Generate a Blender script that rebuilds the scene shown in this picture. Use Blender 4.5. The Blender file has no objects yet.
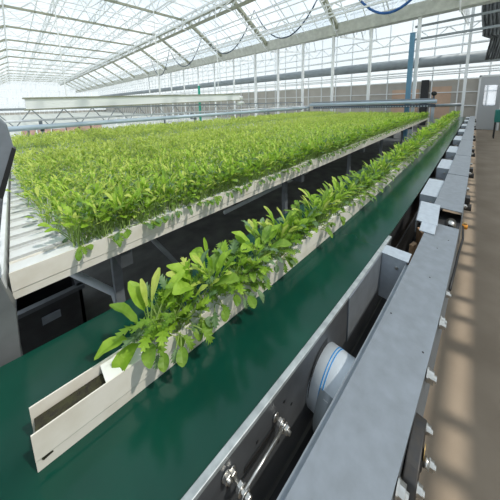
import bpy, bmesh, math, random
import numpy as np
from mathutils import Vector, Matrix
random.seed(7); rng = np.random.default_rng(7)
C = bpy.context.scene.collection
PI = math.pi
# ------------------------------------------------------------------ camera geometry
yp = 136.5; F = math.sqrt(54026-(yp-98)*(yp-107)); H = 1.8
d1 = Vector((227, yp-98, -F)).normalized(); d2 = Vector((-238, yp-107, -F)).normalized(); d3 = d1.cross(d2).normalized()
def bend(u): return .12*math.exp(-(u+.1)/1.5) if u > -1 else .12*math.exp(.9/1.5)
# ------------------------------------------------------------------ tagging
def tag(o, label=None, cat=None, group=None, kind=None):
    if label: o['label'] = label
    if cat: o['category'] = cat
    if group: o['group'] = group
    if kind: o['kind'] = kind
    return o
def empty(name, loc=(0,0,0), rz=0):
    o = bpy.data.objects.new(name, None); o.empty_display_size = .05
    C.objects.link(o); o.location = loc; o.rotation_euler.z = rz
    return o
ORD = ['first','second','third','fourth','fifth','sixth','seventh','eighth','ninth','tenth','eleventh','twelfth','thirteenth',
       'fourteenth','fifteenth','sixteenth','seventeenth','eighteenth','nineteenth','twentieth']
# ------------------------------------------------------------------ materials
def mat(name, col, rough=.5, metal=0, noise=None, bump=0, scale=20, spec=.5, trans=0, coat=0, stretch=(1,1,1), detail=6, ramp=(.35,.7)):
    m = bpy.data.materials.new(name); m.use_nodes = True
    nt = m.node_tree; b = nt.nodes['Principled BSDF']
    b.inputs['Base Color'].default_value = (*col, 1); b.inputs['Roughness'].default_value = rough
    b.inputs['Metallic'].default_value = metal; b.inputs['Specular IOR Level'].default_value = spec
    b.inputs['Coat Weight'].default_value = coat
    if noise or bump:
        tc = nt.nodes.new('ShaderNodeTexCoord'); mp = nt.nodes.new('ShaderNodeMapping'); mp.inputs['Scale'].default_value = stretch
        nt.links.new(tc.outputs['Object'], mp.inputs['Vector'])
        n = nt.nodes.new('ShaderNodeTexNoise'); n.inputs['Scale'].default_value = scale; n.inputs['Detail'].default_value = detail
        nt.links.new(mp.outputs['Vector'], n.inputs['Vector'])
        if noise:
            r = nt.nodes.new('ShaderNodeValToRGB'); r.color_ramp.elements[0].position = ramp[0]; r.color_ramp.elements[1].position = ramp[1]
            r.color_ramp.elements[0].color = (*noise, 1); r.color_ramp.elements[1].color = (*col, 1)
            nt.links.new(n.outputs['Fac'], r.inputs['Fac']); nt.links.new(r.outputs['Color'], b.inputs['Base Color'])
        if bump:
            bp = nt.nodes.new('ShaderNodeBump'); bp.inputs['Strength'].default_value = bump; bp.inputs['Distance'].default_value = .01
            nt.links.new(n.outputs['Fac'], bp.inputs['Height']); nt.links.new(bp.outputs['Normal'], b.inputs['Normal'])
    return m
def leafmat(name, c1, c2, tr):
    m = bpy.data.materials.new(name); m.use_nodes = True; nt = m.node_tree
    b = nt.nodes['Principled BSDF']; out = nt.nodes['Material Output']
    tc = nt.nodes.new('ShaderNodeTexCoord'); n = nt.nodes.new('ShaderNodeTexNoise'); n.inputs['Scale'].default_value = 14; n.inputs['Detail'].default_value = 3
    nt.links.new(tc.outputs['Object'], n.inputs['Vector'])
    r = nt.nodes.new('ShaderNodeValToRGB'); r.color_ramp.elements[0].position = .35; r.color_ramp.elements[1].position = .65
    r.color_ramp.elements[0].color = (*c1, 1); r.color_ramp.elements[1].color = (*c2, 1)
    nt.links.new(n.outputs['Fac'], r.inputs['Fac']); nt.links.new(r.outputs['Color'], b.inputs['Base Color'])
    b.inputs['Roughness'].default_value = .5; b.inputs['Specular IOR Level'].default_value = .35
    t = nt.nodes.new('ShaderNodeBsdfTranslucent'); mx = nt.nodes.new('ShaderNodeMixShader'); mx.inputs[0].default_value = tr
    nt.links.new(r.outputs['Color'], t.inputs['Color'])
    nt.links.new(b.outputs[0], mx.inputs[1]); nt.links.new(t.outputs[0], mx.inputs[2]); nt.links.new(mx.outputs[0], out.inputs[0])
    return m
def glassmat(name, tint, gl=.08, diff=0.0):
    m = bpy.data.materials.new(name); m.use_nodes = True; nt = m.node_tree; nt.nodes.clear()
    out = nt.nodes.new('ShaderNodeOutputMaterial'); t = nt.nodes.new('ShaderNodeBsdfTransparent'); t.inputs[0].default_value = (*tint, 1)
    g = nt.nodes.new('ShaderNodeBsdfGlossy'); g.inputs['Roughness'].default_value = .05
    mx = nt.nodes.new('ShaderNodeMixShader'); mx.inputs[0].default_value = gl
    nt.links.new(t.outputs[0], mx.inputs[1]); nt.links.new(g.outputs[0], mx.inputs[2])
    last = mx
    if diff:
        d = nt.nodes.new('ShaderNodeBsdfTranslucent'); d.inputs[0].default_value = (.9,.93,.95,1)
        m2 = nt.nodes.new('ShaderNodeMixShader'); m2.inputs[0].default_value = diff
        nt.links.new(mx.outputs[0], m2.inputs[1]); nt.links.new(d.outputs[0], m2.inputs[2]); last = m2
    nt.links.new(last.outputs[0], out.inputs[0]); return m
M = dict(
 gutter=mat('white_plastic', (.80,.77,.70), .4, noise=(.70,.66,.57), scale=9, ramp=(.3,.55), detail=8),
 gutter_in=mat('gutter_cover_plastic', (.78,.79,.78), .45, noise=(.6,.6,.56), scale=25, ramp=(.25,.5)),
 ribbed=mat('white_painted_channel', (.72,.74,.75), .4, noise=(.60,.62,.62), scale=12),
 soil=mat('wet_substrate', (.012,.009,.006), .8, noise=(.035,.035,.012), scale=60, bump=.6),
 belt=mat('green_belt', (.004,.052,.034), .16, noise=(.003,.038,.026), scale=3, spec=.28, bump=.01),
 galv=mat('galvanised_steel', (.225,.255,.29), .5, .3, noise=(.19,.215,.24), scale=22, detail=8, bump=.03),
 galv_light=mat('pale_galvanised_steel', (.42,.48,.54), .45, .2, noise=(.36,.41,.47), scale=30),
 galv_dark=mat('weathered_steel', (.12,.132,.145), .5, .4, noise=(.075,.083,.092), scale=9, detail=8, bump=.05),
 mid=mat('mid_grey_steel', (.20,.215,.22), .5, .2, noise=(.13,.14,.145), scale=6),
 cloth=mat('pale_ground_cloth', (.62,.63,.58), .8, noise=(.5,.52,.47), scale=1.2),
 rim=mat('bright_steel_rim', (.42,.46,.47), .45, .3, noise=(.28,.31,.32), scale=30),
 chrome=mat('zinc_plated', (.62,.62,.6), .28, .9, noise=(.42,.41,.38), scale=60),
 black=mat('black_rubber', (.012,.013,.014), .55),
 cast=mat('black_cast_iron', (.022,.024,.027), .5, .2, noise=(.04,.035,.03), scale=40),
 dark=mat('dark_plastic_and_shade', (.03,.032,.034), .6, noise=(.018,.018,.02), scale=12),  # also paints shade into the far side plate and gap sheet
 pvc=mat('white_pvc', (.62,.68,.73), .3, noise=(.52,.58,.63), scale=10),
 blue=mat('blue_stripe_paint', (.02,.22,.52), .4),
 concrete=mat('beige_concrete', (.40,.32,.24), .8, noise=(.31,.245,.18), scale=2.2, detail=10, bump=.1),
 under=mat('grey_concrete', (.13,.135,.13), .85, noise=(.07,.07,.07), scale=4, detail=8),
 white=mat('white_painted_steel', (.8,.82,.82), .45, .0),
 olive=mat('weathered_aluminium_tie', (.33,.34,.25), .55, .2, noise=(.25,.26,.20), scale=6),
 roofgut=mat('aluminium_roof_gutter', (.62,.63,.58), .5, .2, noise=(.46,.47,.43), scale=4),
 greysteel=mat('grey_pipe', (.30,.34,.36), .5, .2, noise=(.24,.27,.29), scale=3),
 bluepipe=mat('pale_blue_pipe', (.48,.58,.66), .4, .1),
 bluepost=mat('blue_post', (.10,.24,.36), .45),
 navy=mat('navy_steel', (.03,.045,.07), .5),
 green=mat('green_plastic', (.01,.33,.22), .5),
 teal=mat('teal_plastic', (.015,.2,.17), .5),
 orange=mat('orange_plastic', (.75,.3,.03), .5),
 brass=mat('brass', (.5,.34,.14), .4, .7),
 wood=mat('raw_wood', (.5,.33,.2), .7, noise=(.36,.22,.12), scale=20, stretch=(1,8,1)),
 panel=mat('grey_beige_panel', (.50,.47,.42), .6, noise=(.42,.39,.35), scale=1.5),
 peach=mat('peach_panel', (.66,.45,.32), .6, noise=(.52,.36,.26), scale=1.5),
 door=mat('grey_door_paint', (.46,.48,.49), .5),
 cable=mat('blue_black_cable', (.02,.05,.09), .5),
 bluecable=mat('blue_hose', (.01,.09,.30), .4),
 net=mat('dark_shade_net', (.06,.065,.065), .8, noise=(.2,.21,.21), scale=9, stretch=(1,1,.4)),
 brick=mat('reddish_brick', (.62,.40,.33), .8, noise=(.5,.33,.27), scale=.8),
 hedge=mat('hedge_green', (.12,.22,.06), .8, noise=(.05,.1,.03), scale=2, bump=.5),
 ground=mat('outside_gravel', (.5,.5,.47), .9, noise=(.38,.4,.35), scale=.5),
 glass=glassmat('greenhouse_glass', (.95,.975,1), .05, .16),
 wallglass=glassmat('hazy_wall_glass', (.80,.84,.85), .08, .45),
 doorglass=glassmat('door_glass', (.95,.97,1), .1, .35),
)
# broad leaf greens (light), lobed greens, yellower, dark
L = [leafmat('leaf_fresh_green', (.22,.40,.025), (.40,.60,.075), .42),
     leafmat('leaf_mid_green', (.13,.27,.025), (.26,.41,.06), .38),
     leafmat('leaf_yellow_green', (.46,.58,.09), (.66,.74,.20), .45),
     leafmat('leaf_blue_green', (.09,.18,.06), (.20,.31,.16), .3),
     leafmat('stem_pale_green', (.30,.46,.12), (.42,.55,.18), .3)]
# ------------------------------------------------------------------ mesh builder
class MB:
    def __init__(s): s.v = []; s.f = []; s.m = []
    def add(s, vs, fs, mi=0):
        o = len(s.v); s.v += [tuple(v) for v in vs]; s.f += [tuple(i+o for i in f) for f in fs]; s.m += [mi]*len(fs); return s
    def box(s, a, b, mi=0):
        x0,y0,z0 = a; x1,y1,z1 = b
        return s.add([(x0,y0,z0),(x1,y0,z0),(x1,y1,z0),(x0,y1,z0),(x0,y0,z1),(x1,y0,z1),(x1,y1,z1),(x0,y1,z1)],
              [(0,3,2,1),(4,5,6,7),(0,1,5,4),(1,2,6,5),(2,3,7,6),(3,0,4,7)], mi)
    def prism(s, pts, dz, mi=0):      # pts: 3D polygon (any plane), dz: offset vector
        n = len(pts); d = Vector(dz); P = [Vector(p) for p in pts]
        vs = P+[p+d for p in P]
        return s.add(vs, [tuple(range(n))[::-1], tuple(range(n, 2*n))]+[(i,(i+1)%n,n+(i+1)%n,n+i) for i in range(n)], mi)
    def ubeam(s, u0, u1, prof, bent=True, step=.2, mi=0):  # closed profile [(v,z)] swept along u
        us = []; u = u0
        while u < u1-1e-6:
            us.append(u); u += step if u < 3 else 2.0
        us.append(u1); n = len(prof); o = len(s.v)
        for u in us:
            d = bend(u) if bent else 0
            s.v += [(u, p[0]+d, p[1]) for p in prof]
        for k in range(len(us)-1):
            for i in range(n):
                a = o+k*n+i; b = o+k*n+(i+1)%n; s.f.append((a, a+n, b+n, b)); s.m.append(mi)
        s.f.append(tuple(o+i for i in range(n))); s.f.append(tuple(o+(len(us)-1)*n+i for i in range(n))[::-1]); s.m += [mi, mi]
        return s
    def tube(s, pts, r, n=8, mi=0, cap=True):
        P = [Vector(p) for p in pts]; o = len(s.v); k = len(P)
        R = r if isinstance(r, (list, tuple)) else [r]*k
        up = None
        for i, p in enumerate(P):
            t = (P[min(i+1,k-1)]-P[max(i-1,0)]).normalized()
            a = (Vector((0,0,1)) if abs(t.z) < .95 else Vector((1,0,0))) if up is None else up
            x = t.cross(a).normalized(); y = x.cross(t).normalized(); up = y
            for j in range(n):
                an = 2*PI*j/n; s.v.append(tuple(p+(x*math.cos(an)+y*math.sin(an))*R[i]))
        for i in range(k-1):
            for j in range(n):
                a = o+i*n+j; b = o+i*n+(j+1)%n; s.f.append((a,b,b+n,a+n)); s.m.append(mi)
        if cap: s.f.append(tuple(o+j for j in range(n))[::-1]); s.f.append(tuple(o+(k-1)*n+j for j in range(n))); s.m += [mi,mi]
        return s
    def build(s, name, mats, parent=None, smooth=False, bevel=0):
        me = bpy.data.meshes.new(name); me.from_pydata([tuple(v) for v in s.v], [], s.f)
        for m in (mats if isinstance(mats, list) else [mats]): me.materials.append(m)
        me.polygons.foreach_set('material_index', s.m)
        me.update()
        bm = bmesh.new(); bm.from_mesh(me); bmesh.ops.recalc_face_normals(bm, faces=bm.faces); bm.to_mesh(me); bm.free()
        if smooth: me.polygons.foreach_set('use_smooth', [True]*len(me.polygons))
        o = bpy.data.objects.new(name, me); C.objects.link(o)
        if parent: o.parent = parent
        if bevel:
            b = o.modifiers.new('bevel', 'BEVEL'); b.width = bevel; b.segments = 2; b.limit_method = 'ANGLE'
        return o
    def rebase(s):                                      # moves the mesh to its own base, returns that point
        xs = [v[0] for v in s.v]; ys = [v[1] for v in s.v]; zs = [v[2] for v in s.v]
        c = ((min(xs)+max(xs))/2, (min(ys)+max(ys))/2, min(zs)); s.v = [(v[0]-c[0], v[1]-c[1], v[2]-c[2]) for v in s.v]; return c
def solo(mb, name, m, label, cat, group=None, smooth=False, bevel=0):
    c = mb.rebase(); o = mb.build(name, m, None, smooth, bevel); o.location = c
    return tag(o, label, cat, group)
def struct(mb, name, m): return tag(mb.build(name, m), kind='structure')
# hexagonal bolt, axis along +z at origin
def bolt_mesh():
    b = MB()
    def cyl(r, z0, z1, n=16): b.tube([(0,0,z0),(0,0,z1)], r, n)
    cyl(.0125, 0, .0025); b.tube([(0,0,.0025),(0,0,.010)], .0115, 6); cyl(.006, .010, .014, 10)
    o = b.build('bolt', M['chrome']); me = o.data; bpy.data.objects.remove(o); return me
BOLT = bolt_mesh()
def bolt(parent, loc, rot=(0,0,0), sc=1, name='bolt'):
    o = bpy.data.objects.new(name, BOLT); C.objects.link(o); o.parent = parent
    o.location = loc; o.rotation_euler = rot; o.scale = (sc,)*3; return o

# ================================================================== SETTING
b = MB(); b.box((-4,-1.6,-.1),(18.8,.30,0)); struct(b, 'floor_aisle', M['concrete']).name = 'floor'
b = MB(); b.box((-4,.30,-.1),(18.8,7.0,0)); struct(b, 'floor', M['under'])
b = MB(); b.box((-12,7.0,-.1),(18.8,76,0)); struct(b, 'floor_far', M['cloth']).name = 'floor'
b = MB(); b.box((-60,-60,-.2),(90,120,-.12)); struct(b, 'ground', M['ground'])
# solid wall added right of the aisle, outside the frame, to throw shade on it
b = MB(); b.box((-4,-1.72,0),(18.8,-1.6,2.45)); struct(b, 'shade_wall_right', M['panel'])
b = MB(); u = -3.0; k = 0  # unseen pickets and rail, added to cast shadow bars on the aisle floor
while u < 18.6: b.box((u,-1.70,2.45),(u+(.05 if k%3 else .10),-1.62,2.78)); u += (.34,.26,.52)[k%3]; k += 1
b.box((-4,-1.69,2.76),(18.8,-1.63,2.80)); struct(b, 'shadow_pickets', M['white'])
# ---- roof profile: gutter - knee - ridge - knee - gutter, second bay up to end wall
prof = [(-3.0,5.45),(.3,7.55),(4.8,9.2),(9.24,7.55),(12.5,5.45),(15.6,7.55),(18.7,8.6)]
V0, V1 = -1.66, 76.0
b = MB()
for (a, c) in zip(prof[:-1], prof[1:]):
    b.add([(a[0],V0,a[1]+.06),(c[0],V0,c[1]+.06),(c[0],V1,c[1]+.06),(a[0],V1,a[1]+.06)], [(0,1,2,3)])
struct(b, 'ceiling', M['glass'])
# glazing bars
b = MB(); v = V0
while v <= V1:
    for (a, c) in zip(prof[:-1], prof[1:]):
        b.prism([(a[0],v,a[1]),(c[0],v,c[1]),(c[0],v,c[1]+.05),(a[0],v,a[1]+.05)], (0,.035,0))
    v += .82 if v < 40 else 1.64
struct(b, 'trim_1', M['white'])
# purlins along v
b = MB()
for (a, c) in zip(prof[:-1], prof[1:]):
    for t in (.33,.66,1.0):
        u = a[0]+(c[0]-a[0])*t; z = a[1]+(c[1]-a[1])*t
        b.box((u-.03,V0,z-.07),(u+.03,V1,z-.01))
struct(b, 'trim_2', M['white'])
# roof gutter beam carried by the posts
b = MB(); g = [(12.15,5.74),(12.30,5.22),(12.70,5.22),(12.85,5.74),(12.79,5.74),(12.66,5.28),(12.34,5.28),(12.21,5.74)]
n = len(g); vs = [(p[0],V0,p[1]) for p in g]+[(p[0],V1,p[1]) for p in g]
b.add(vs, [(i,(i+1)%n,n+(i+1)%n,n+i) for i in range(n)])
struct(b, 'trim_3', M['roofgut'])
# ---- lattice girders running along v
def lattice_v(u, z, h, v0, v1, step, r, name, m, label):
    b = MB(); b.box((u-r,v0,z-r),(u+r,v1,z+r)); b.box((u-r,v0,z+h-r),(u+r,v1,z+h+r))
    b2 = MB(); v = v0; k = 0
    while v < v1-step*.5:
        za, zb = (z, z+h) if k % 2 == 0 else (z+h, z)
        b2.tube([(u,v,za),(u,v+step,zb)], r*.85, 4, cap=False); v += step; k += 1
    root = empty(name, (u,(v0+v1)/2,z)); tag(root, label, 'girder')
    for o in (b.build('chord', m, root), b2.build('bracing', M['white'], root)):
        o.location = (-u, -(v0+v1)/2, -z)
    return root
lattice_v(9.24, 7.0, .42, V0, V1, .55, .07, 'lattice_girder', M['olive'], 'long zigzag roof girder crossing the upper left above the hanging cable')
lattice_v(8.8, 7.25, .35, V0, V1, .6, .05, 'lattice_girder', M['white'], 'slim white zigzag girder just left of the long olive roof girder')
lattice_v(17.2, 5.15, .55, V0, V1, .62, .03, 'lattice_girder', M['white'], 'white zigzag girder above the thick grey duct by the end wall')
lattice_v(4.8, 7.6, .5, V0, V1, .6, .03, 'lattice_girder', M['white'], 'white zigzag girder under the roof ridge')
lattice_v(.3, 7.1, .4, V0, V1, .6, .03, 'lattice_girder', M['white'], 'white zigzag girder at far left knee of the roof')
for u, z, l in ((2.5,7.65,'white zigzag girder left of the roof ridge'),(7.0,7.62,'white zigzag girder right of the roof ridge'),(10.9,5.7,'white zigzag girder low on the slope beside the roof gutter'),(15.0,5.9,'white zigzag girder behind the front posts, high under the glass')):
    lattice_v(u, z, .55, V0, V1, .75, .034, 'lattice_girder', M['white'], l)
# ---- transverse roof frames
fr = [.7+4.75*i for i in range(16)]
frame_lab = ['nearest roof truss, crossing the top of the view']+['roof truss, %s in line counted away from the camera' % ORD[i] for i in range(1,15)]+['farthest roof truss, against the distant left wall']
def truss_meshes():
    t, w = MB(), MB()
    t.prism([(.3,0,7.45),(9.24,0,7.45),(9.24,0,7.57),(.3,0,7.57)], (0,.12,0))
    w.tube([(.3,.06,6.9),(9.24,.06,6.9)], .032, 5, cap=False)
    for i in range(14):
        a = .3+8.94*i/14; c = .3+8.94*(i+1)/14
        w.tube([(a,.06,6.92 if i%2 else 7.46),(c,.06,7.46 if i%2 else 6.92)], .03, 4, cap=False)
    t.prism([(9.24,0,7.42),(12.4,0,5.36),(12.4,0,5.60),(9.24,0,7.66)], (0,.18,0))
    t.prism([(.3,0,7.42),(-3,0,5.38),(-3,0,5.55),(.3,0,7.6)], (0,.12,0))
    def top(u): return 7.55+(u-.3)/4.5*1.65 if u < 4.8 else 9.2-(u-4.8)/4.44*1.65
    k = 0; u = .3
    while u < 9.2:
        u2 = min(u+.62, 9.24)
        w.tube([(u,.06,7.5 if k%2 else top(u)),(u2,.06,top(u2) if k%2 else 7.5)], .038, 4, cap=False); u = u2; k += 1
    # lower lattice along the steep slopes
    for s in (1, -1):
        a = Vector((9.24,.06,6.95)); c = Vector((12.4,.06,5.1)); a2 = Vector((9.24,.06,7.5)); c2 = Vector((12.4,.06,5.45))
        if s < 0: a = Vector((.3,.06,6.95)); c = Vector((-3,.06,5.1)); a2 = Vector((.3,.06,7.5)); c2 = Vector((-3,.06,5.45))
        w.tube([a, c], .028, 4, cap=False)
        for i in range(8):
            p, q = i/8, (i+1)/8
            w.tube([(a.lerp(c,p) if i%2 else a2.lerp(c2,p)), (a2.lerp(c2,q) if i%2 else a.lerp(c,q))], .032, 4, cap=False)
    w.prism([(12.6,0,5.4),(18.7,0,7.5),(18.7,0,7.62),(12.6,0,5.52)], (0,.08,0))
    w.prism([(12.6,0,5.1),(18.7,0,5.9),(18.7,0,5.98),(12.6,0,5.18)], (0,.05,0))
    for i in range(9):
        p, q = i/9, (i+1)/9; A = Vector((12.6,.03,5.15)); B = Vector((18.7,.03,5.94)); A2 = Vector((12.6,.03,5.45)); B2 = Vector((18.7,.03,7.55))
        w.tube([(A.lerp(B,p) if i%2 else A2.lerp(B2,p)), (A2.lerp(B2,q) if i%2 else A.lerp(B,q))], .035, 4, cap=False)
    return t, w
t_, w_ = truss_meshes()
tm = t_.build('rafter', M['olive']); wm = w_.build('bracing', M['white'])
for i, v in enumerate(fr):
    root = empty('roof_truss', (4.8, v, 5.4)); tag(root, frame_lab[i], 'truss', 'roof trusses')
    for o in (tm, wm):
        c = o if i == 0 else o.copy()
        if i: C.objects.link(c)
        c.parent = root; c.location = (-4.8, 0, -5.4)
# intermediate thin tie tubes between frames, seen receding in the upper left
b = MB()
for v in [3.1+4.75*i for i in range(15)]:
    b.tube([(.3,v,7.4),(9.24,v,7.4)], .03, 5); b.tube([(9.24,v,7.4),(12.4,v,5.4)], .03, 5); b.tube([(.3,v,7.4),(-3,v,5.4)], .03, 5)
struct(b, 'trim_4', M['white'])
# ---- posts under the roof gutter
pv = [8.534,7.024,5.647,4.271,2.884,1.62,.49]; pv = [x*12.5/9.2 if i < 6 else .52 for i, x in enumerate(pv)]
pv[5] = 2.02; 
vv = [13.9,16.4,18.9,21.5,24.2,27,30]
def post(v, label, m=M['white'], r=.055, name='steel_post', u=12.5, h=5.22):
    b = MB(); b.box((-r,-r,0.012),(r,r,h)); 
    root = empty(name, (u,v,0)); tag(root, label, 'post', 'posts under the roof gutter' if name == 'steel_post' else None)
    b.build('shaft', m, root)
    p = MB(); p.box((-.12,-.12,0),(.12,.12,.012)); p.build('base_plate', M['galv'], root)
    return root
plab = ['white steel post, leftmost of the seven front posts','white steel post, second from left of the front posts',
 'white steel post, third from left of the front posts','white steel post, fourth from left, in the middle of the front row','white steel post, third left of the blue post',
 'white steel post standing directly beside the blue post','white steel post at right, rising behind the end of the front plant row']
plab[4] = 'white steel post next left of the blue post pair'
for v, l in zip(pv, plab): post(v, l, r=.06, u=16.75 if v == .52 else 12.5, h=5.22 if v != .52 else 7.8)
for v in vv: post(v, 'thin white post standing far back behind the beds at left', r=.05)
for k in range(14):
    b = MB(); b.box((-.05,-.05,0),(.05,.05,.95)); o = b.build('short_post', M['white']); o.location = (5.2+k*.62, 21, 0); tag(o, 'short white post in the low row far behind the beds, right of the reddish crates', 'post', 'short white posts far behind the beds')
post(2.2, 'slim blue steel post in front of the end wall', M['bluepost'], .085, 'blue_post', 12.3, 4.6)
post(17.2, 'bright green post standing far back at left of the white posts', M['green'], .07, 'green_post', 11.4, 3.3)
# ---- end wall (u = 18.7)
b = MB(); b.box((18.74,V0,0),(18.78,-.75,2.9)); b.box((18.74,-.27,0),(18.78,V1,2.9)); b.box((18.74,-.75,0),(18.78,-.27,1.3)); struct(b, 'wall_end', M['panel'])
b = MB(); b.box((18.72,1.15,.6),(18.735,2.15,2.55)); b.box((18.72,2.75,.6),(18.735,4.3,2.45)); struct(b, 'trim_5', M['peach'])
b = MB(); b.add([(18.76,V0,2.9),(18.76,V1,2.9),(18.76,V1,8.6),(18.76,V0,8.6)], [(0,1,2,3)]); struct(b, 'window_1', M['wallglass'])
b = MB(); v = V0
while v < V1: b.box((18.66,v,0),(18.74,v+.06,8.6)); v += 1.25
for z in (1.35,2.15,2.9,3.35,4.9,6.0,7.1): b.box((18.64,V0,z),(18.7,V1,z+.06))
struct(b, 'trim_6', M['white'])
b = MB(); b.box((18.58,2.25,.1),(18.64,2.65,3.0)); struct(b, 'door_1', M['dark'])
# grey door with a bright pane
root = empty('door', (18.6,-.5,0)); root.name = 'door_2'; tag(root, kind='structure')
b = MB()
for (y0,y1,z0,z1) in ((-.42,.42,.02,1.35),(-.42,.42,2.5,2.95),(-.42,-.25,1.35,2.5),(.25,.42,1.35,2.5)): b.box((-.04,y0,z0),(.0,y1,z1))
b.build('leaf', M['door'], root)
b = MB(); b.box((-.03,-.25,1.35),(-.01,.25,2.5)); b.build('pane', M['doorglass'], root)
b = MB(); b.box((-.05,-.5,0),(.03,-.42,3.05)); b.box((-.05,.42,0),(.03,.5,3.05)); b.box((-.05,-.5,2.95),(.03,.5,3.05)); b.build('door_frame', M['white'], root)
b = MB(); b.tube([(-.05,-.33,1.1),(-.09,-.33,1.1),(-.09,-.24,1.1)], .012); b.build('door_handle', M['chrome'], root)
# ---- far wall at v = 31
b = MB(); b.box((-12,76.02,0),(18.8,76.1,.5)); struct(b, 'wall_left', M['panel'])
b = MB(); b.add([(-12,76.06,.5),(18.8,76.06,.5),(18.8,76.06,9.2),(-12,76.06,9.2)], [(0,1,2,3)]); struct(b, 'window_2', M['wallglass'])
b = MB(); u = -4
while u < 18.7: b.box((u,75.94,0),(u+.07,76.0,9)); u += .85
for z in (.5,1.6,2.6,3.7,5.4,7): b.box((-4,75.92,z),(18.7,75.98,z+.07))
struct(b, 'trim_7', M['white'])
# low stacked crates far behind the beds
for k, (u, h) in enumerate(((.55,.50),(1.25,.62),(1.95,.42),(2.65,.58),(3.35,.50),(4.05,.60))):
    root = empty('storage_crate', (u,19.5,0)); tag(root, '%s reddish storage crate from the left, far behind the beds' % ORD[k], 'crate', 'reddish crates far behind the beds')
    b = MB(); b.box((-.3,-.3,.08),(.3,.3,h)); b.build('body', M['brick'], root, bevel=.02)
    b = MB(); b.box((-.32,-.32,h-.06),(.32,.32,h)); b.box((-.3,-.3,0),(.3,.3,.07)); b.build('rim', M['white'], root)
# ---- grey duct and rails along the end wall, heating pipes
b = MB(); b.tube([(17.7,V0+.1,3.95),(17.7,8,4.05),(17.7,V1-.2,4.2)], .31, 20); solo(b, 'air_duct', M['greysteel'], 'thick grey duct running high along the end wall', 'duct', smooth=True)
for k, (z, r, l) in enumerate(((3.4,.05,'thin pale pipe running level below the thick grey duct'),(3.15,.035,'thinner lower pale pipe running below the thick grey duct'),(4.62,.04,'white pipe running just above the thick grey duct'))):
    b = MB(); b.tube([(17.1,V0+.1,z),(17.1,V1-.2,z+.05)], r, 8); solo(b, 'heating_pipe', M['white'], l, 'pipe', 'pipes along the end wall')
for k, (z, u, l) in enumerate(((5.0,13.2,'upper rail of the front post row at right'),(4.45,13.2,'lower rail of the front post row at right'))):
    b = MB(); b.box((u,V0+.1,z),(u+.06,2.3,z+.09)); solo(b, 'rail', M['greysteel'], l, 'rail')
# ---- overhead tubes parallel to the girder
for u, z, l in ((10.2,6.5,'upper thin roof tube right of the long olive girder'),(11.0,5.9,'lower thin roof tube just above the roof gutter')):
    b = MB(); b.tube([(u,V0+.1,z),(u,V1-.2,z)], .03, 6); solo(b, 'roof_tube', M['white'], l, 'tube')
# ---- festoon cable: peaks and dips hung from a wire
def festoon(peaks, u, sag, r, m, label, name='hanging_cable'):
    pts = []
    for (a, b2) in zip(peaks[:-1], peaks[1:]):
        for i in range(14):
            t = i/14; s = 1-(2*t-1)**4 if sag > 1.2 else 1-(2*t-1)**2
            pts.append((u, a[0]+(b2[0]-a[0])*t, a[1]+(b2[1]-a[1])*t-sag*(1-(2*t-1)**2)))
    pts.append((u, *peaks[-1])); b = MB(); b.tube(pts, r, 6)
    return solo(b, name, m, label, 'cable', smooth=True)
festoon([(25.5,6.6),(21.2,6.9),(15.6,7.25),(10.2,7.35),(5.6,7.35)], 11, 2.05, .035, M['cable'], 'dark cable hanging in big loops beneath the roof')
festoon([(4.1,6.25),(1.5,6.25)], 11, 1.0, .055, M['bluecable'], 'blue hose hanging in a loop at the top edge', 'blue_hose')
b = MB(); b.tube([(11,3,7.4),(11,26,6.7)], .02, 5); solo(b, 'cable_wire', M['greysteel'], 'thin straight wire that carries the looped cable', 'wire')
# ---- bunched shade net upper right
b = MB(); n = 26
for k in range(n):
    z = 3.6+k*(7.6-3.6)/(n-1); w = .62 if z > 4.6 else .42
    for j in range(25):
        t = j/24; b.v.append((16.2+.13*math.sin(j*1.9+z*.8)+.05*math.sin(z*5+j), -.78+t*w*1.5+.06*math.sin(z*2.3), z))
for k in range(n-1):
    for j in range(24): a = k*25+j; b.f.append((a,a+1,a+26,a+25)); b.m.append(0)
o = solo(b, 'shade_net', M['net'], 'dark bunched shade net hanging in the upper right corner', 'net', smooth=True)
sm = o.modifiers.new('solid','SOLIDIFY'); sm.thickness = .02
# teal bin and black stand by the door at right
root = empty('bin', (15.0,-.86,0)); tag(root, 'teal plastic bin on a dark stand at right edge by the grey door', 'bin')
b = MB(); b.prism([(-.25,-.22,.72),(.25,-.22,.72),(.25,.22,.72),(-.25,.22,.72)], (0,0,.55)); b.build('container', M['teal'], root, bevel=.03)
for sx in (-1,1):
    for sy in (-1,1):
        b = MB(); b.box((sx*.2-.02,sy*.18-.02,0),(sx*.2+.02,sy*.18+.02,.72)); b.build('leg', M['dark'], root)

# ================================================================== BELT AND ITS FRAME
root = empty('conveyor_belt', (5,.8,.55)); tag(root, 'long glossy green conveyor belt under the front plant row', 'conveyor')
b = MB(); b.ubeam(-.75, 16.2, [(.325,.842),(1.05,.842),(1.05,.85),(.325,.85)]); o = b.build('belt', M['belt'], root); o.location = (-5,-.8,-.55)
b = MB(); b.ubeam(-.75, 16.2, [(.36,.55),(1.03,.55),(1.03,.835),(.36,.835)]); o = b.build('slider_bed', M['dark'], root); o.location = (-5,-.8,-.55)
for u in (1.2, 4.5, 8, 11.5, 15):
    for v in (.45,.98):
        b = MB(); b.box((u-5-.025,v-.8-.025,-.55),(u-5+.025,v-.8+.025,0)); b.build('leg', M['galv_dark'], root)
FR = empty('conveyor_side_frame', (3,.3,.4)); tag(FR, 'galvanised steel side frame with dark inner plate along the green belt', 'frame')
def fpart(b, name, m, bevel=0, smooth=False, parent=FR, base=(3,.3,.4)):
    o = b.build(name, m, parent, smooth, bevel); o.location = (-base[0],-base[1],-base[2]); return o
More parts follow.
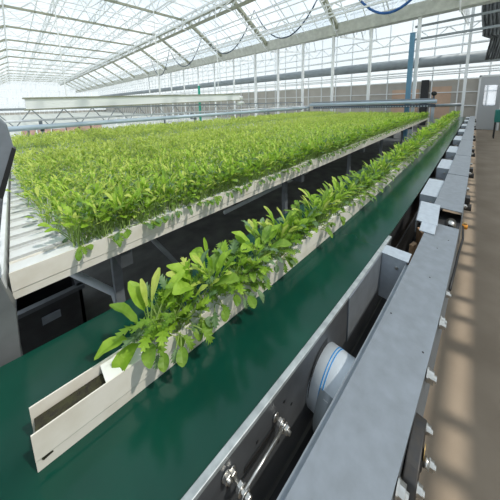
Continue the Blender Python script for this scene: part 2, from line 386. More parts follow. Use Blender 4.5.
b = MB(); b.ubeam(-1.4, 1.72, [(.302,.5),(.306,.5),(.306,.852),(.302,.852)]); 
plate = fpart(b, 'side_plate', M['galv_dark'])
b = MB(); b.ubeam(-1.4, 1.72, [(.300,.852),(.321,.852),(.321,.868),(.300,.868)]); fpart(b, 'rim', M['rim'], .002)
b = MB(); b.ubeam(1.72, 16.2, [(.300,.46),(.306,.46),(.306,.70),(.300,.70)], step=.4); fpart(b, 'side_plate', M['dark'])  # far plate coloured dark, shade of the channel interior put into its colour
b = MB(); b.ubeam(2.05, 2.6, [(-.015,.79),(.145,.79),(.145,.80),(-.015,.80)]); fpart(b, 'gap_shade_sheet', M['dark'])  # dark sheet added to stand in for shade in the open gap
b = MB(); b.ubeam(-1.4, 1.5, [(.145,.842),(.172,.842),(.172,.846),(.149,.846),(.149,.852),(.145,.852)]); fpart(b, 'lower_flange', M['galv'])
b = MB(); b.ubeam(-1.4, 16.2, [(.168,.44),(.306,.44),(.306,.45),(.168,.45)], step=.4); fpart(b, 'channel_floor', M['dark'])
# round hole in the inner plate (dark disc of the opening around the pipe)
hu, hz, hr = .79, .648, .122
hb = bend(hu)
b = MB(); b.tube([(hu+.012,.3005+hb,hz+.02),(hu+.012,.3020+hb,hz+.02)], hr+.012, 32); fpart(b, 'pipe_opening', M['black'])
# slot with adjusting rod
def onp(u, z, off=.0): return (u, .300+bend(u)-off, z)
b = MB(); b.prism([onp(.345,.733),onp(.470,.735),onp(.474,.750),onp(.350,.748)], (0,-.0015,0)); fpart(b, 'slot', M['black'])
def stud(u, z, ln, nuts):
    b = MB(); b.tube([onp(u,z,0), onp(u,z,ln)], .0065, 12); st = fpart(b, 'stud', M['chrome'], smooth=True)
    for off, r, h, n in nuts:
        b = MB(); b.tube([onp(u,z,off), onp(u,z,off+h)], r, n); o = b.build('nut' if n == 6 else 'washer', M['chrome'], st, bevel=.0008)
stud(.300,.800,.085,((0,.015,.003,20),(.003,.0125,.010,6),(.032,.0125,.009,6),(.042,.015,.003,20),(.056,.015,.003,20),(.060,.0125,.010,6)))
stud(.484,.776,.058,((0,.014,.003,20),(.014,.0125,.009,6),(.024,.015,.003,20),(.036,.015,.003,20),(.040,.0125,.010,6)))
stud(.283,.812,.020,((0,.014,.003,20),(.003,.0125,.010,6),))
b = MB(); b.tube([onp(.300,.800,.050), onp(.484,.776,.033)], .0052, 10); rod = fpart(b, 'threaded_rod', M['chrome'], smooth=True)
for (u,z) in ((.40,.778),(.53,.788),(.50,.655),(.36,.64),(.29,.765),(.57,.735),(.25,.70)):
    b = MB(); b.tube([onp(u,z,.0), onp(u,z,.0012)], .005, 10); fpart(b, 'bolt_hole', M['black'])
# cross plates between belt and cover beam: first one is the open folded box near u = 1.5
def cross(u, w, zt, tilt=0, m=M['galv_light'], lip=True, name='cross_plate'):  # paler steel puts sky light into the colour of the camera-facing plates
    d = bend(u); b = MB()
    b.box((u,.168+d,zt-.30),(u+.008,.302+d,zt))
    if lip: b.box((u-.004,.160+d,zt),(u+w,.300+d,zt+.006)); b.box((u+w-.006,.168+d,zt-.06),(u+w,.298+d,zt))
    o = fpart(b, name, m, .0015)
    bb = bolt(o, (u-.001,.215+d,zt-.06), (0,-PI/2,0), .8)
    return o
cross(1.50,.10,.858)
b = MB(); b.ubeam(1.02, 1.50, [(.296,.62),(.301,.62),(.301,.86),(.296,.86)]); fpart(b, 'doubler_plate', M['galv'])
for u, w in ((2.72,.62),(3.95,.62),(5.25,.7),(6.9,.8),(8.7,.8),(10.6,.9),(12.8,.9),(14.9,.9)): cross(u, w, .868)
for u in (3.45,4.75,6.3,8.1,10,12.1,14.2):
    b = MB(); b.tube([(u,.29+bend(u),.80),(u,.19+bend(u),.80)], .055, 14); fpart(b, 'idler_roller', M['black'], smooth=True)
for u in (.3, 2.2, 5, 8, 11, 14):
    b = MB(); b.box((u-.03,.20+bend(u),0),(u+.03,.27+bend(u),.44)); fpart(b, 'leg', M['galv_dark'])
# wood offcuts lying in the channel
for (u,v,z,sx,sy,rz,l) in ((2.32,.215,.45,.10,.035,.5,'larger raw wood offcut lying in the dark gap beside the beam'),(2.05,.225,.45,.07,.03,-.2,'smaller raw wood offcut lying in the dark gap beside the beam')):
    b = MB(); b.box((-sx/2,-sy/2,0),(sx/2,sy/2,.24)); o = b.build('wood_offcut', M['wood'], None, bevel=.003)
    o.location = (u,v+bend(u),z); o.rotation_euler.z = rz; tag(o, l, 'wood', 'wood offcuts')
# white drain pipe with blue stripes
root = empty('drain_pipe', (hu,.2,hz)); tag(root, 'white plastic pipe with double blue stripe passing through the steel side plate', 'pipe')
b = MB(); seg = 40
def ring(y, r, mi):
    pass
ys = [.40,.10]; 
b.tube([(0,.32+hb-.2,0),(0,-.02+hb,0.0),(0,-.09+hb,0)], hr, 40, cap=True); b.build('pipe_wall', M['pvc'], root, True)
for y in (.266,.256):
    s = MB(); s.tube([(0,y+hb-.2,0),(0,y+hb-.2-.0042,0)], hr+.0008, 40); s.build('stripe', M['blue'], root, True)
s = MB(); s.tube([(-.03,.262+hb-.2,-.03),(-.03,.205+hb-.2,-.03)], hr+.002, 30); s.build('coupling', M['greysteel'], root, True)
s = MB(); s.box((-.115,.222+hb-.2,.035),(-.085,.245+hb-.2,.062)); s.build('clip', M['white'], root, bevel=.003)
# ---- near cover beam: one long bent plate on the right
NB = empty('cover_beam', (1,.1,.5)); tag(NB, 'long flat galvanised cover plate nearest the camera, right of the channel', 'beam')
b = MB(); b.ubeam(-.6, 2.12, [(-.02,.876),(.150,.876),(.150,.60),(.147,.60),(.147,.871),(-.017,.871),(-.017,.60),(-.02,.60)][::-1]); 
o = fpart(b, 'plate', M['galv'], parent=NB, base=(1,.1,.5))
for (u,y) in ((.95,-.0),(1.42,.05),(1.9,.02),(1.75,.06),(1.05,.13)):
    h = MB(); h.tube([(u,y+bend(u),.8760),(u,y+bend(u),.8768)], .0035, 8); fpart(h, 'rivet_hole', M['black'], parent=NB, base=(1,.1,.5))
def side_bolt(u, z, sc, base=(1,.1,.5), parent=NB, off=0):
    return bolt(parent, (u-base[0], -.022+bend(u)-base[1]-off, z-base[2]), (PI/2,0,0), sc)
for u, z, s in ((.55,.855,1.7),(.90,.850,1.9),(1.165,.85,1.6),(1.20,.84,1.5),(1.38,.85,1.3)): side_bolt(u, z, s)
# black flange bearing hung on the side of the plate
bu = .675; bz = .815
br = MB(); pts = []
for i in range(24):
    a = 2*PI*i/24; rr = 1/math.sqrt((math.cos(a)/.105)**2+(math.sin(a)/.04)**2); pts.append((bu+rr*math.cos(a), 0, bz+rr*math.sin(a)*1.2))
br.prism([(p[0]-1, -.0205+bend(bu)-.1, p[2]-.5) for p in pts], (0,-.030,0))
be = br.build('flange_bearing', M['cast'], NB, bevel=.003)
h = MB(); h.tube([(bu-1,-.050+bend(bu)-.1,bz-.5),(bu-1,-.054+bend(bu)-.1,bz-.5)], [.030,.022], 20); h.build('hub', M['cast'], be, True)
h = MB(); h.tube([(bu-1,-.054+bend(bu)-.1,bz-.5),(bu-1,-.068+bend(bu)-.1,bz-.5)], .013, 16); h.build('shaft_end', M['chrome'], be, True)
h = MB(); h.tube([(bu-1,-.054+bend(bu)-.1,bz-.5+.03),(bu-1,-.056+bend(bu)-.1,bz-.47)], .018, 16); h.build('collar', M['brass'], be, True)
for du in (-.075,.075): bolt(be, (bu+du-1, -.050+bend(bu)-.1, bz-.5+.012), (PI/2,0,0), 1.15)
bolt(be, (bu-1+.012, -.066+bend(bu)-.1, bz-.5-.01), (PI/2,0,0), 1.1)
# folded bracket with tab sitting on the near plate
root = empty('folded_bracket', (2.1,.17,.877)); tag(root, 'pale folded steel bracket with a narrow tab where the two cover plates meet', 'bracket')
d = bend(2.2)
b = MB(); top = [(2.00-2.1,.215+d-.17),(2.42-2.1,.245+d-.17),(2.42-2.1,.115+d-.17),(2.00-2.1,.095+d-.17)]
b.prism([(x,y,.030) for x,y in top], (0,0,.006)); b.build('top_plate', M['galv_light'], root, bevel=.001)
b = MB(); b.prism([(-.10,.04,.030),(-.10,-.045,.030),(-.19,-.045,.001),(-.19,.04,.001)], (0,0,.005)); b.build('tab', M['galv_light'], root, bevel=.001)
b = MB(); b.prism([(-.1,.215+d-.17,.030),(.32,.245+d-.17,.030),(.32,.245+d-.17,-.06),(-.1,.215+d-.17,-.06)], (0,.005,0)); b.build('side_web', M['galv'], root)
# far cover plates, each a thing
segs = [(2.42,3.62),(3.64,4.95),(4.97,6.9),(6.92,9.4),(9.42,12.6),(12.62,16.3)]
sl = ['first flat cover plate beyond the folded bracket','second flat cover plate beyond the folded bracket','third flat cover plate beyond the folded bracket',
      'fourth flat cover plate beyond the folded bracket','second last flat cover plate towards the grey door','last flat cover plate, nearest the grey door']
for (a, c), l in zip(segs, sl):
    root = empty('cover_plate', ((a+c)/2,.1,.6)); tag(root, l, 'cover plate', 'cover plates along the aisle')
    b = MB(); b.ubeam(a, c, [(-.02,.892),(.165,.892),(.165,.62),(.162,.62),(.162,.887),(-.017,.887),(-.017,.62),(-.02,.62)][::-1], step=.4)
    fpart(b, 'plate', M['galv'], parent=root, base=((a+c)/2,.1,.6))
    for t in (.2,.65): side_bolt(a+(c-a)*t, .865, 1.5, ((a+c)/2,.1,.6), root)
    u = a+(c-a)*.42
    h = MB(); h.box((u-.05-(a+c)/2,-.055+bend(u)-.1,.22),(u+.05-(a+c)/2,-.02+bend(u)-.1,.275)); h.tube([(u-(a+c)/2,-.07+bend(u)-.1,.17),(u-(a+c)/2,-.02+bend(u)-.1,.17)], .035, 12); h.build('side_clip', M['cast'], root, bevel=.004)
# black cable and orange fitting hanging off the aisle side
b = MB(); b.tube([(2.26,-.035+bend(2.26),.85),(2.15,-.045+bend(2.1),.80),(1.95,-.035+bend(1.9),.775),(1.7,-.03+bend(1.7),.78),(1.5,-.028+bend(1.5),.80)], .006, 8); solo(b, 'power_cable', M['black'], 'thin black cable looping along the aisle side of the near cover plate', 'cable', smooth=True)
root = empty('cable_gland', (2.27,-.045+bend(2.27),.83)); tag(root, 'small orange fitting at the end of the black cable', 'fitting')
b = MB(); b.tube([(0,0,0),(0,0,.03)], .016, 12); b.build('body', M['orange'], root, True); b = MB(); b.tube([(0,0,.03),(0,0,.045)], .011, 6); b.build('nut', M['brass'], root)
root = empty('small_motor', (2.33,.035+bend(2.3),.78)); tag(root, 'small silver motor beneath the edge of the first far cover plate', 'motor')
b = MB(); b.tube([(-.05,0,.03),(.05,0,.03)], .03, 16); b.build('housing', M['chrome'], root, True); b = MB(); b.tube([(-.05,0,.03),(-.06,0,.03)], .018, 12); b.build('end_cap', M['black'], root, True)

# ================================================================== GROWING GUTTERS
# front gutter on the belt
root = empty('growing_gutter', (5,.66,.85)); tag(root, 'single white gutter lying on the green belt, its open end nearest the camera', 'gutter')
def gpart(b, name, m, bevel=0): 
    o = b.build(name, m, root, False, bevel); o.location = (-5,-.66,-.85); return o
G0, G1 = -.066, 15.4
b = MB()
def shell(b, u0, u1, v0, v1, z0, z1, t=.0035, bent=True):
    b.ubeam(u0, u1, [(v0+.004,z0),(v1-.004,z0),(v1-.003,z0+.035),(v1,z0+.04),(v1,z1),(v1-t,z1),(v1-t,z0+t),(v0+t+.003,z0+t),(v0+t,z1),(v0,z1),(v0,z0+.04),(v0+.003,z0+.035)], bent)
shell(b, G0, G1, .615, .697, .851, .974); gpart(b, 'channel', M['gutter'])
b = MB(); b.ubeam(.10, G1, [(.6215,.964),(.6925,.964),(.6925,.967),(.6215,.967)]); gpart(b, 'cover_strip', M['gutter_in'])
b = MB(); b.ubeam(G0+.006, G1, [(.6225,.856),(.6895,.856),(.6895,.938),(.6225,.938)]); gpart(b, 'substrate', M['soil'])
dm = MB()
for (u,z,s) in ((G0+.022,.885,.011),):
    pts = [(u+s*1.4*math.cos(a)*random.uniform(.7,1.2), .6148+bend(u)+(.0 if z>.889 else .0025), z+s*.7*math.sin(a)*random.uniform(.7,1.2)) for a in [2*PI*i/9 for i in range(9)]]
    dm.prism(pts, (0,.001,0))
gpart(dm, 'grime_mark', M['soil'])
# bed gutters
BZ0, BZ1 = 1.0, 1.125
vrows = [1.31+.13*k for k in range(23)]+[1.31+.13*k+.52 for k in range(23, 36)]
b = MB(); shell(b, -5.79, 5.79, 0, .10, 0, .125, bent=False)
ch0 = None
b2 = MB(); b2.ubeam(-5.79, 5.79, [(.0045,.112),(.0955,.112),(.0955,.116),(.0045,.116)], False)
b1 = MB(); b1.v = list(b.v)
gl = ['front white gutter of the big bed, its long side facing the belt']
for k, v in enumerate(vrows):
    r = empty('growing_gutter', (5.7, v, BZ0))
    if k == 0: lab = gl[0]
    elif k < 18: lab = 'white bed gutter, %s behind the front one of the big bed, bare ribbed end showing' % ORD[k-1]
    elif k < 23: lab = 'white gutter at the back of the nearer bed, before the gap'
    else: lab = 'white gutter in the farther bed beyond the gap, hidden under greens'
    tag(r, lab, 'gutter', 'white gutters side by side in the bed')
    if k == 0: c1 = b.build('channel', M['gutter'], r); c2 = b2.build('cover_strip', M['ribbed'], r); me_r = c1.data.copy(); me_r.materials[0] = M['ribbed']
    else:
        c1 = c1.copy(); c2 = c2.copy(); C.objects.link(c1); C.objects.link(c2); c1.parent = r; c2.parent = r; c1.data = me_r
# bed support frame
for k, (v0, v1, l) in enumerate(((1.33, vrows[22]+.1, 'grey support frame under the nearer bed'),(vrows[23], vrows[-1]+.1, 'grey support frame under the farther bed'))):
    root = empty('bed_frame', (5.7,(v0+v1)/2,0)); tag(root, l, 'frame')
    for u in (.35,2.2,4.2,6.2,8.4,11.2):
        b = MB(); b.box((u-5.7-.03,(v0-v1)/2,.90),(u-5.7+.03,(v1-v0)/2,.999)); b.build('cross_beam', M['galv_dark'], root)
        for s in (-1,1):
            b = MB(); y = s*((v1-v0)/2-.25); b.box((u-5.7-.025,y-.025,0),(u-5.7+.025,y+.025,.90)); b.build('leg', M['galv'], root)
# things in the dark under the bed
b = MB(); b.tube([(.10,1.72,.82),(.33,1.62,.56),(.36,1.6,.30)], .022, 10); solo(b, 'drain_tube', M['pvc'], 'pale drain tube slanting down under the near corner of the bed', 'pipe', smooth=True)
b = MB(); b.tube([(.62,1.75,.80),(.78,1.62,.52)], .018, 10); solo(b, 'drain_tube', M['greysteel'], 'thin grey tube slanting under the bed, right of the pale one', 'pipe', smooth=True)
b = MB(); b.tube([(1.35,1.7,.72),(2.9,1.68,.78)], .02, 10); solo(b, 'drain_tube', M['pvc'], 'pale level tube under the bed between the two plant rows', 'pipe', smooth=True)
root = empty('plastic_crate', (.02,2.28,0)); tag(root, 'dark plastic crate standing on the floor under the bed corner', 'crate')
b = MB(); w, dp, hh = .19, .24, .42
for (a, c) in (((-w,-dp,0),(w,-dp+.02,hh)),((-w,dp-.02,0),(w,dp,hh)),((-w,-dp,0),(-w+.02,dp,hh)),((w-.02,-dp,0),(w,dp,hh)),((-w,-dp,0),(w,dp,.02))): b.box(a, c)
b.build('body', M['dark'], root); 
b = MB(); b.box((-w-.015,-dp-.015,hh),(w+.015,-dp+.03,hh+.03)); b.box((-w-.015,dp-.03,hh),(w+.015,dp+.015,hh+.03)); b.box((-w-.015,-dp,hh),(-w+.03,dp,hh+.03)); b.box((w-.03,-dp,hh),(w+.015,dp,hh+.03)); b.build('rim', M['galv_dark'], root)
b = MB(); b.box((-.05,-dp-.03,.30),(.05,-dp-.012,.35)); b.build('latch', M['galv'], root)
# steel end housing at the left edge
root = empty('end_housing', (-.3,1.26,0)); tag(root, 'grey steel end housing with a dark sloping upper guard at the left edge', 'housing')
def xz(pts, v0, v1): 
    b = MB(); b.prism([(x+.3, v0-1.26, z) for x, z in pts], (0, v1-v0, 0)); return b
o = xz([(-.9,1.80),(-.045,1.775),(-.022,1.735),(-.014,1.645),(-.07,1.47),(-.115,1.40),(-.9,1.40)], 1.24, 1.30).build('guard', M['galv'], root, bevel=.004)
xz([(-.9,1.41),(-.115,1.40),(-.105,1.15),(-.9,1.15)], 1.25, 1.30).build('upper_panel', M['galv_light'], root, bevel=.003)
xz([(-.9,1.15),(-.11,1.15),(-.085,1.0),(-.094,.80),(-.09,0),(-.9,0)], 1.24, 1.31).build('lower_panel', M['mid'], root, bevel=.003)
xz([(-.018,1.65),(-.008,1.64),(-.064,1.46),(-.078,1.47)], 1.235, 1.305).build('edge_seal', M['black'], root)
b = MB(); b.box((-.12+.3,0,0.96),(-.10+.3,4.6,1.16)); b.build('end_rail', M['ribbed'], root, bevel=.003)
# ---- far side: rail and crossing pipe header
def blueset(pts_f, name, r, m, label, cat='pipe', grp=None):
    b = MB(); b.tube(pts_f, r, 12); return solo(b, name, m, label, cat, grp, True)
fv = vrows[-1]+.26
blueset([(-.3,fv,1.36),(11.5,fv,1.46)], 'header_pipe', .055, M['bluepipe'], 'pale blue pipe running along the far edge of the far bed')
blueset([(-.3,fv+.22,1.50),(11.4,fv+.22,1.52)], 'header_pipe', .025, M['white'], 'thin white pipe behind the pale pipe on the far bed edge')
blueset([(11.7,fv+.05,1.60),(11.7,1.12,1.70)], 'header_pipe', .075, M['bluepipe'], 'thick pale blue pipe crossing the far end of the bed')
blueset([(11.9,fv+.05,1.72),(11.9,1.2,1.80)], 'header_pipe', .03, M['greysteel'], 'slim upper pipe above the thick pale blue pipe')
root = empty('toothed_rail', (11.66,3.7,1.3)); tag(root, 'dark toothed rail under the thick pale blue pipe', 'rail')
z0 = .12; n = 5.2
b = MB(); b.prism([(-.03,2.75,.08),(-.03,-2.55,.18),(-.03,-2.55,.31),(-.03,2.75,.21)], (.06,0,0)); b.build('rail_bar', M['navy'], root)
for k in range(52):
    y = 2.7-k*.1; zc = .13+(2.7-y)/5.2*.095; h = MB(); h.box((-.045,y-.025,zc-.02),(-.031,y+.025,zc+.02)); h.build('tooth', M['galv_light'], root)
root = empty('rail_stand', (11.66,1.22,0)); tag(root, 'pale steel upright carrying the end of the thick blue pipe', 'stand')
b = MB(); b.box((-.04,-.05,0),(.04,.05,1.5)); b.build('upright', M['galv_light'], root); b = MB(); b.box((-.07,-.09,1.48),(.07,.09,1.56)); b.build('saddle', M['navy'], root)
blueset([(12.4,1.2,1.52),(12.4,.42,1.56)], 'header_pipe', .06, M['greysteel'], 'short dark pipe right of the thick blue pipe end')
for k, u in enumerate((.4,4.2,8.0,11.5)):
    b = MB(); b.box((-.03,-.03,0),(.03,.03,1.34+u*.004)); b.box((-.03,-.03,1.28),(.03,.26,1.31)); b.box((-.03,.20,1.28),(.03,.26,1.49))
    o = solo(b, 'pipe_stand', M['greysteel'], '%s grey stand from the left carrying the pipes behind the far bed' % ORD[k], 'stand', 'pipe stands behind the far bed')
    o.location.x += u; o.location.y += fv
root = empty('valve', (11.9,1.25,1.83)); tag(root, 'small black round valve wheel above the end of the blue pipe', 'valve')
b = MB(); b.tube([(0,0,0),(0,0,.12)], .03, 8); b.build('stem', M['navy'], root); b = MB(); b.tube([(-.04,0,.18),(.04,0,.18)], .09, 16); b.build('wheel', M['black'], root, True)
# ---- white box beam beyond the bed and the lattice boom below it
root = empty('box_beam', (3.1,6.75,1.75)); tag(root, 'big white horizontal box beam spanning above the far bed', 'beam')
b = MB(); b.prism([(-2.9,-.15,0),(-2.9,.15,0),(-2.9,.15,.23),(-2.9,-.15,.23)], (6.0,0,.16)); b.build('box', M['white'], root)
b = MB(); b.prism([(-2.93,-.18,.21),(-2.93,.18,.21),(-2.93,.18,.235),(-2.93,-.18,.235)], (6.05,0,.16)); b.build('cap', M['olive'], root)
b = MB(); b.prism([(-2.93,-.18,-.03),(-2.93,.18,-.03),(-2.93,.18,.0),(-2.93,-.18,.0)], (6.05,0,.16)); b.build('bottom_strip', M['olive'], root)
b = MB(); b.tube([(3.12,0,.27),(3.35,0,.25),(3.45,0,.05),(3.1,0,.02)], .07, 10); b.build('end_elbow', M['white'], root, True)
for u in (-2.2, .0, 2.2):
    b = MB(); b.tube([(u,0,.2),(u,0,5.7)], .012, 6); b.build('hanger_rod', M['white'], root)
root = empty('lattice_boom', (4,7.4,1.3)); tag(root, 'zigzag lattice boom below the white box beam', 'boom')
b = MB(); b.box((-4.3,-.03,.42),(8,.03,.47)); b.box((-4.3,-.03,.0),(8,.03,.05)); b.build('chord', M['greysteel'], root)
b = MB(); k = 0; u = -4.3
while u < 7.9: b.tube([(u,0,.03 if k%2 else .44),(u+.3,0,  .44 if k%2 else .03)], .011, 5); u += .3; k += 1
b.build('bracing', M['greysteel'], root)
for u in (-3.8,-.5,3,6.5):
    b = MB(); b.box((u-.02,-.02,-1.3),(u+.02,.02,0)); b.build('leg', M['greysteel'], root)

# ================================================================== PLANTS
def frame_path(p0, az, lean0, lean1, length, n):
    """centre line bending from lean0 to lean1 (angle from vertical) in azimuth az"""
    P = [Vector(p0)]; h = Vector((math.cos(az), math.sin(az), 0)); T = []
    for i in range(n):
        a = lean0+(lean1-lean0)*((i+.5)/n); t = h*math.sin(a)+Vector((0,0,math.cos(a))); T.append(t); P.append(P[-1]+t*(length/n))
    T.append(T[-1]); return P, T
def outline(kind, n):
    w = []
    for i in range(n+1):
        t = i/n
        if kind == 'broad': x = math.sin(PI*t**1.15)**.6 if t < 1 else .18
        elif kind == 'long': x = (.22+.78*math.sin(PI*t**1.5)**.8)*.72 if 0 < t < 1 else (.2 if t == 0 else .22)
        else:
            x = math.sin(PI*(t*.9+.04))**.7; x *= (1.0 if i % 2 else .42)
        w.append(max(x,.06))
    return w
def leaf(fb, sb, p0, az, ln, wd, l0, l1, stem, kind, mi, lo=False, sr=.0020):
    if lo: ln *= .72; wd *= .8
    n = (4 if lo else 6) if kind != 'lobed' else (5 if lo else 9)
    sp, st = frame_path(p0, az, l0, l0+(l1-l0)*.35, stem, 2 if lo else 3)
    if lo:
        s = Vector((-math.sin(az), math.cos(az), 0))*sr; o = len(sb.v)
        for p in sp: sb.v += [tuple(p-s), tuple(p+s)]
        for i in range(len(sp)-1): sb.f.append((o+2*i,o+2*i+1,o+2*i+3,o+2*i+2)); sb.m.append(4)
    else: sb.tube(sp, [sr*1.2, sr, sr*.9, sr*.8][:len(sp)], 5, 0, cap=False)
    P, T = frame_path(sp[-1], az, l0+(l1-l0)*.35, l1, ln, n); side = Vector((-math.sin(az), math.cos(az), 0)); W = outline(kind, n)
    tw = random.uniform(-.5,.5); o = len(fb.v)
    for i, (p, t) in enumerate(zip(P, T)):
        nr = side.cross(t).normalized(); s = (side*math.cos(tw*i/n)+nr*math.sin(tw*i/n)).normalized(); up = s.cross(t)
        w = wd*W[i]*.5; cup = (.32+.12*math.sin(i*2.1))*w; shift = t*(w*.45 if kind == 'lobed' and i % 2 else 0)
        fb.v += [tuple(p-s*w-up*cup+shift), tuple(p), tuple(p+s*w-up*cup+shift)]
    for i in range(n):
        a = o+3*i; fb.f += [(a,a+1,a+4,a+3),(a+1,a+2,a+5,a+4)]; fb.m += [mi,mi]
def plant(style, lo=False, hs=1.0):
    """returns foliage MB, stems MB"""
    fb, sb = MB(), MB()
    U = random.uniform
    if style == 'big':        # large paddle leaves
        for i in range(7):
            az = i*2.4+U(-.4,.4); leaf(fb, sb, (U(-.01,.01),U(-.01,.01),0), az, U(.085,.12), U(.045,.06), U(.1,.4), U(1.0,1.9), U(.06,.12)*hs, 'broad', random.choice([0,0,1]))
        for i in range(5): leaf(fb, sb, (U(-.02,.02),U(-.02,.02),0), U(0,6.3), .06, .035, .3, 1.7, U(.03,.06), 'lobed', 1)
    elif style == 'lobed':
        for i in range(14 if lo else 24):
            az = U(0,6.3); leaf(fb, sb, (U(-.03,.03),U(-.018,.018),0), az, U(.038,.062), U(.030,.044), U(.1,.6), U(.8,2.3), U(.04,.13)*hs, 'lobed', random.choice([0,1,1,3,0]), lo)
    elif style == 'upright':
        for i in range(14 if lo else 16):
            az = U(0,6.3); leaf(fb, sb, (U(-.03,.03),U(-.02,.02),0), az, U(.06,.095), U(.02,.032), U(.0,.35), U(.4,1.6), U(.06,.13)*hs, 'long', random.choice([0,0,2,1]), lo)
    elif style == 'mixed':
        for i in range(14 if lo else 17):
            k = random.choice(['long','lobed','broad']); az = U(0,6.3)
            leaf(fb, sb, (U(-.03,.03),U(-.02,.02),0), az, U(.045,.075), U(.022,.036), U(.0,.6), U(.6,1.9), U(.05,.13)*hs, k, random.choice([0,1,2,3,0]), lo)
    elif style == 'hero':
        for az, ln, wd, l0, l1, st, kd, mi in ((PI+.1,.105,.058,.5,3.0,.05,'broad',0),(PI-.15,.10,.055,.5,2.2,.08,'broad',0),(PI-.5,.13,.052,.15,.9,.10,'broad',1),(PI*.6,.12,.05,.1,.9,.12,'broad',0),
              (PI*.5,.10,.03,.0,.5,.14,'long',2),(PI*1.4,.09,.045,.5,1.9,.06,'broad',1),(0,.13,.055,.2,1.2,.13,'long',0),(.5,.11,.04,.05,.7,.15,'long',2)):
            leaf(fb, sb, (U(-.01,.01),U(-.01,.01),0), az, ln, wd, l0, l1, st, kd, mi, sr=.003)
        for i in range(12): leaf(fb, sb, (U(-.01,.05),U(-.02,.02),0), U(0,6.3), U(.05,.07), U(.04,.05), U(.2,.8), U(1.4,2.6), U(.03,.09), 'lobed', random.choice([1,1,3]))
    # low trailing leaves that spill over the gutter edge
    if not lo and style not in ('big','hero'):
        for i in range(4):
            az = -PI/2+U(-.9,.9); leaf(fb, sb, (U(-.03,.03),-.02,0), az, U(.03,.05), U(.022,.034), U(.9,1.3), U(2.2,3.0), U(.03,.06), random.choice(['lobed','broad']), random.choice([1,3,1]), lo)
    return fb, sb
def build_proto(style, hs=1.0):
    fb, sb = plant(style, False, hs)
    f = fb.build('foliage', L); s = sb.build('stems', L[4], None, True)
    for o in (f, s): C.objects.unlink(o)
    return f.data, s.data
protos = {k: [build_proto(k) for _ in range(n)] for k, n in (('hero',1),('big',2),('lobed',4),('upright',5),('mixed',5))}
def put(style, loc, rz, sc, label, group, name='salad_plant'):
    f, s = random.choice(protos[style])
    r = empty(name, loc, rz); r.scale = (sc,sc,sc*random.uniform(.92,1.1)); tag(r, label, 'plant', group)
    for nm, me in (('foliage',f),('stems',s)):
        c = bpy.data.objects.new(nm, me); C.objects.link(c); c.parent = r
    return r
def bandlab(u):
    for lim, t in ((1.6,'nearer half metre behind the first plants'),(3,''),(6,''),(99,'')):
        pass
u = .245; k = 0
while u < 15.3:
    v = .656+bend(u)+random.uniform(-.012,.012)
    if k == 0: st, sc = 'hero', 1.0
    elif k in (1,): st, sc = 'lobed', 1.1
    elif u < .8: st, sc = random.choice(['upright','lobed','mixed','big','lobed']), 1.2 if k < 14 else 1.3
    else: st, sc = random.choice(['upright','upright','mixed','lobed','lobed']), random.uniform(1.05,1.35)*(1 if u < 5 else 1.25)
    if k < 20: lab = 'leafy green plant, %s from the open near end of the front gutter' % ORD[k]; gr = None
    elif u < 3: lab = 'leafy green plant in the front gutter beside the open folded steel box'; gr = 'front gutter plants beside the open steel box'
    elif u < 7: lab = 'leafy green plant in the middle stretch of the front gutter'; gr = 'front gutter plants in the middle stretch'
    else: lab = 'small bright green plant in the far stretch of the front gutter'; gr = 'front gutter plants in the far stretch'
    if k == 0: lab = 'large paddle-leaved green plant at the open near end of the front gutter'
    put(st, (u, v, .966), random.choice([0,1])*PI+random.uniform(-.35,.35) if k > 3 else 0, sc, lab, gr)
    k += 1; u += (.055 if u < 1.5 else .075 if u < 5 else .13)
front_n = k
# front row and second row of the bed as single plants
cnt = 0
for row, v in ((0, vrows[0]+.05), (1, vrows[1]+.05)):
    u = .17+row*.02
    while u < 11.3 and cnt < 300-front_n:
        where = 'above the near left corner' if u < 1 else ('facing the belt' if u < 3.5 else 'towards the blue pipe')
        lab = 'leafy green plant in the %s row of the big bed, %s' % (('front','second')[row], where)
        put(random.choice(['upright','lobed','mixed','mixed']), (u, v+random.uniform(-.02,.01), 1.115), random.uniform(-.4,.4), random.uniform(1.0,1.25), lab, 'bed plants, %s row %s' % (('front','second')[row], where))
        cnt += 1; u += .10 if u < 4 else .15
print('plants', front_n, cnt)
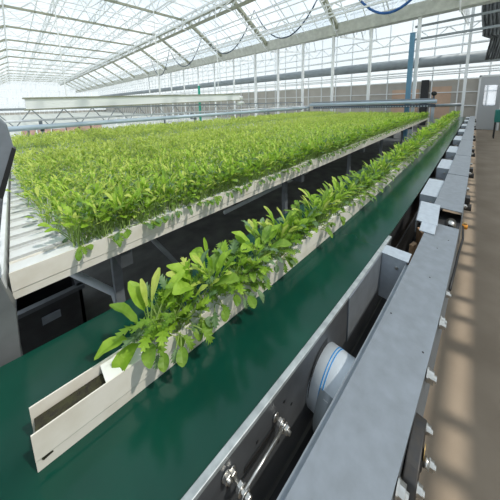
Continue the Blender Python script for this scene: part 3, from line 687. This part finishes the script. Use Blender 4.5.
# the mass of the bed: countless further greens
lows = []
for k in range(10):
    fb, sb = plant(random.choice(['lobed','upright','mixed','mixed']), True)
    o = len(fb.v); V = np.array(fb.v+sb.v, dtype=np.float32); Q = np.array(fb.f+[tuple(i+o for i in f) for f in sb.f], dtype=np.int32)
    Mi = np.array(fb.m+sb.m, dtype=np.int32); lows.append((V,Q,Mi))
def mass(rows, name, label, skip_front=0, hi=1.0, end=11.35):
    VV, QQ, MM = [], [], []; off = 0
    for r, v in rows:
        u = -.02+.17*math.exp(-r/6)+.02*math.sin(r*1.7)
        stp = .055 if r < 8 else .07 if r < 20 else .09
        while u < end:
            V, Q, Mi = lows[rng.integers(len(lows))]
            a = rng.uniform(0, 2*PI); s = rng.uniform(.95,1.25)*hi; c, sn = math.cos(a)*s, math.sin(a)*s
            W = np.empty_like(V); W[:,0] = V[:,0]*c-V[:,1]*sn+u; W[:,1] = V[:,0]*sn+V[:,1]*c+v+rng.uniform(-.02,.02); W[:,2] = V[:,2]*s*rng.uniform(.9,1.08)+1.115
            VV.append(W); QQ.append(Q+off); Mj = Mi.copy(); pr = rng.random(len(Mi)); Mj[(pr < min(.10+.045*r,.9)) & (Mi < 4)] = 2; MM.append(Mj); off += len(V)  # yellow share rises by row: crop variation plus sunlit haze put into leaf colour
            u += stp*rng.uniform(.75,1.25)*(1 if u < 3 else 1.5)
    V = np.concatenate(VV); Q = np.concatenate(QQ); Mi = np.concatenate(MM)
    me = bpy.data.meshes.new(name); me.vertices.add(len(V)); me.vertices.foreach_set('co', V.ravel())
    me.loops.add(Q.size); me.loops.foreach_set('vertex_index', Q.ravel())
    me.polygons.add(len(Q)); me.polygons.foreach_set('loop_start', np.arange(0, Q.size, 4, dtype=np.int32)); me.polygons.foreach_set('loop_total', np.full(len(Q),4,dtype=np.int32))
    for m in L: me.materials.append(m)
    me.polygons.foreach_set('material_index', Mi); me.update(); me.validate()
    o = bpy.data.objects.new(name, me); C.objects.link(o); tag(o, label, 'plants', kind='stuff'); print(name, len(Q)); return o
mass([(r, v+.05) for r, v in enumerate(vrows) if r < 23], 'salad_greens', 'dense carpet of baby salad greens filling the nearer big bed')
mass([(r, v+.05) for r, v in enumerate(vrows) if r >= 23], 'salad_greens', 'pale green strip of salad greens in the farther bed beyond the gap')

# ================================================================== LIGHT
w = bpy.data.worlds.new('sky'); bpy.context.scene.world = w; w.use_nodes = True; nt = w.node_tree
bg = nt.nodes['Background']; tc = nt.nodes.new('ShaderNodeTexCoord'); n = nt.nodes.new('ShaderNodeTexNoise'); n.inputs['Scale'].default_value = 3.2; n.inputs['Detail'].default_value = 5
r = nt.nodes.new('ShaderNodeValToRGB'); r.color_ramp.elements[0].position = .42; r.color_ramp.elements[1].position = .62
r.color_ramp.elements[0].color = (.58,.72,.86,1); r.color_ramp.elements[1].color = (.90,.94,.97,1)
nt.links.new(tc.outputs['Generated'], n.inputs['Vector']); nt.links.new(n.outputs['Fac'], r.inputs['Fac']); sx = nt.nodes.new('ShaderNodeSeparateXYZ'); mr = nt.nodes.new('ShaderNodeMapRange'); mr.inputs['From Min'].default_value = .0; mr.inputs['From Max'].default_value = .45
mx = nt.nodes.new('ShaderNodeMix'); mx.data_type = 'RGBA'; mx.inputs['A'].default_value = (1.12,1.14,1.14,1)
nt.links.new(tc.outputs['Generated'], sx.inputs[0]); nt.links.new(sx.outputs['Z'], mr.inputs['Value']); nt.links.new(mr.outputs['Result'], mx.inputs['Factor'])
nt.links.new(r.outputs['Color'], mx.inputs['B']); nt.links.new(mx.outputs['Result'], bg.inputs['Color'])
bg.inputs['Strength'].default_value = 1.26
sl = bpy.data.lights.new('sun', 'SUN'); sl.energy = 2.6; sl.angle = math.radians(1.3); sl.color = (1,.94,.84)
so = bpy.data.objects.new('sun', sl); C.objects.link(so)
# shade edge of the added aisle wall (top 2.45 m at v=-1.6) falls at v=-.17
sd = Vector((-.22, (1.6-.125)/2.45, -1)).normalized()     # travelling direction
so.rotation_euler = sd.to_track_quat('-Z','Y').to_euler()
# ================================================================== CAMERA
cam = bpy.data.cameras.new('camera'); co = bpy.data.objects.new('camera', cam); C.objects.link(co)
R = Matrix((d1, d2, d3))               # rows: world axes in camera space -> camera-to-world
co.matrix_world = Matrix.Translation((0,0,H)) @ R.to_4x4()
cam.sensor_width = 36; cam.lens = F/500*36; cam.shift_y = -(250-yp)/500; cam.clip_start = .02; cam.clip_end = 500
S = bpy.context.scene; S.camera = co
S.view_settings.view_transform = 'Standard'; S.view_settings.look = 'None'; S.view_settings.gamma = 1; S.view_settings.use_curve_mapping = False
S.view_settings.exposure = 0.0
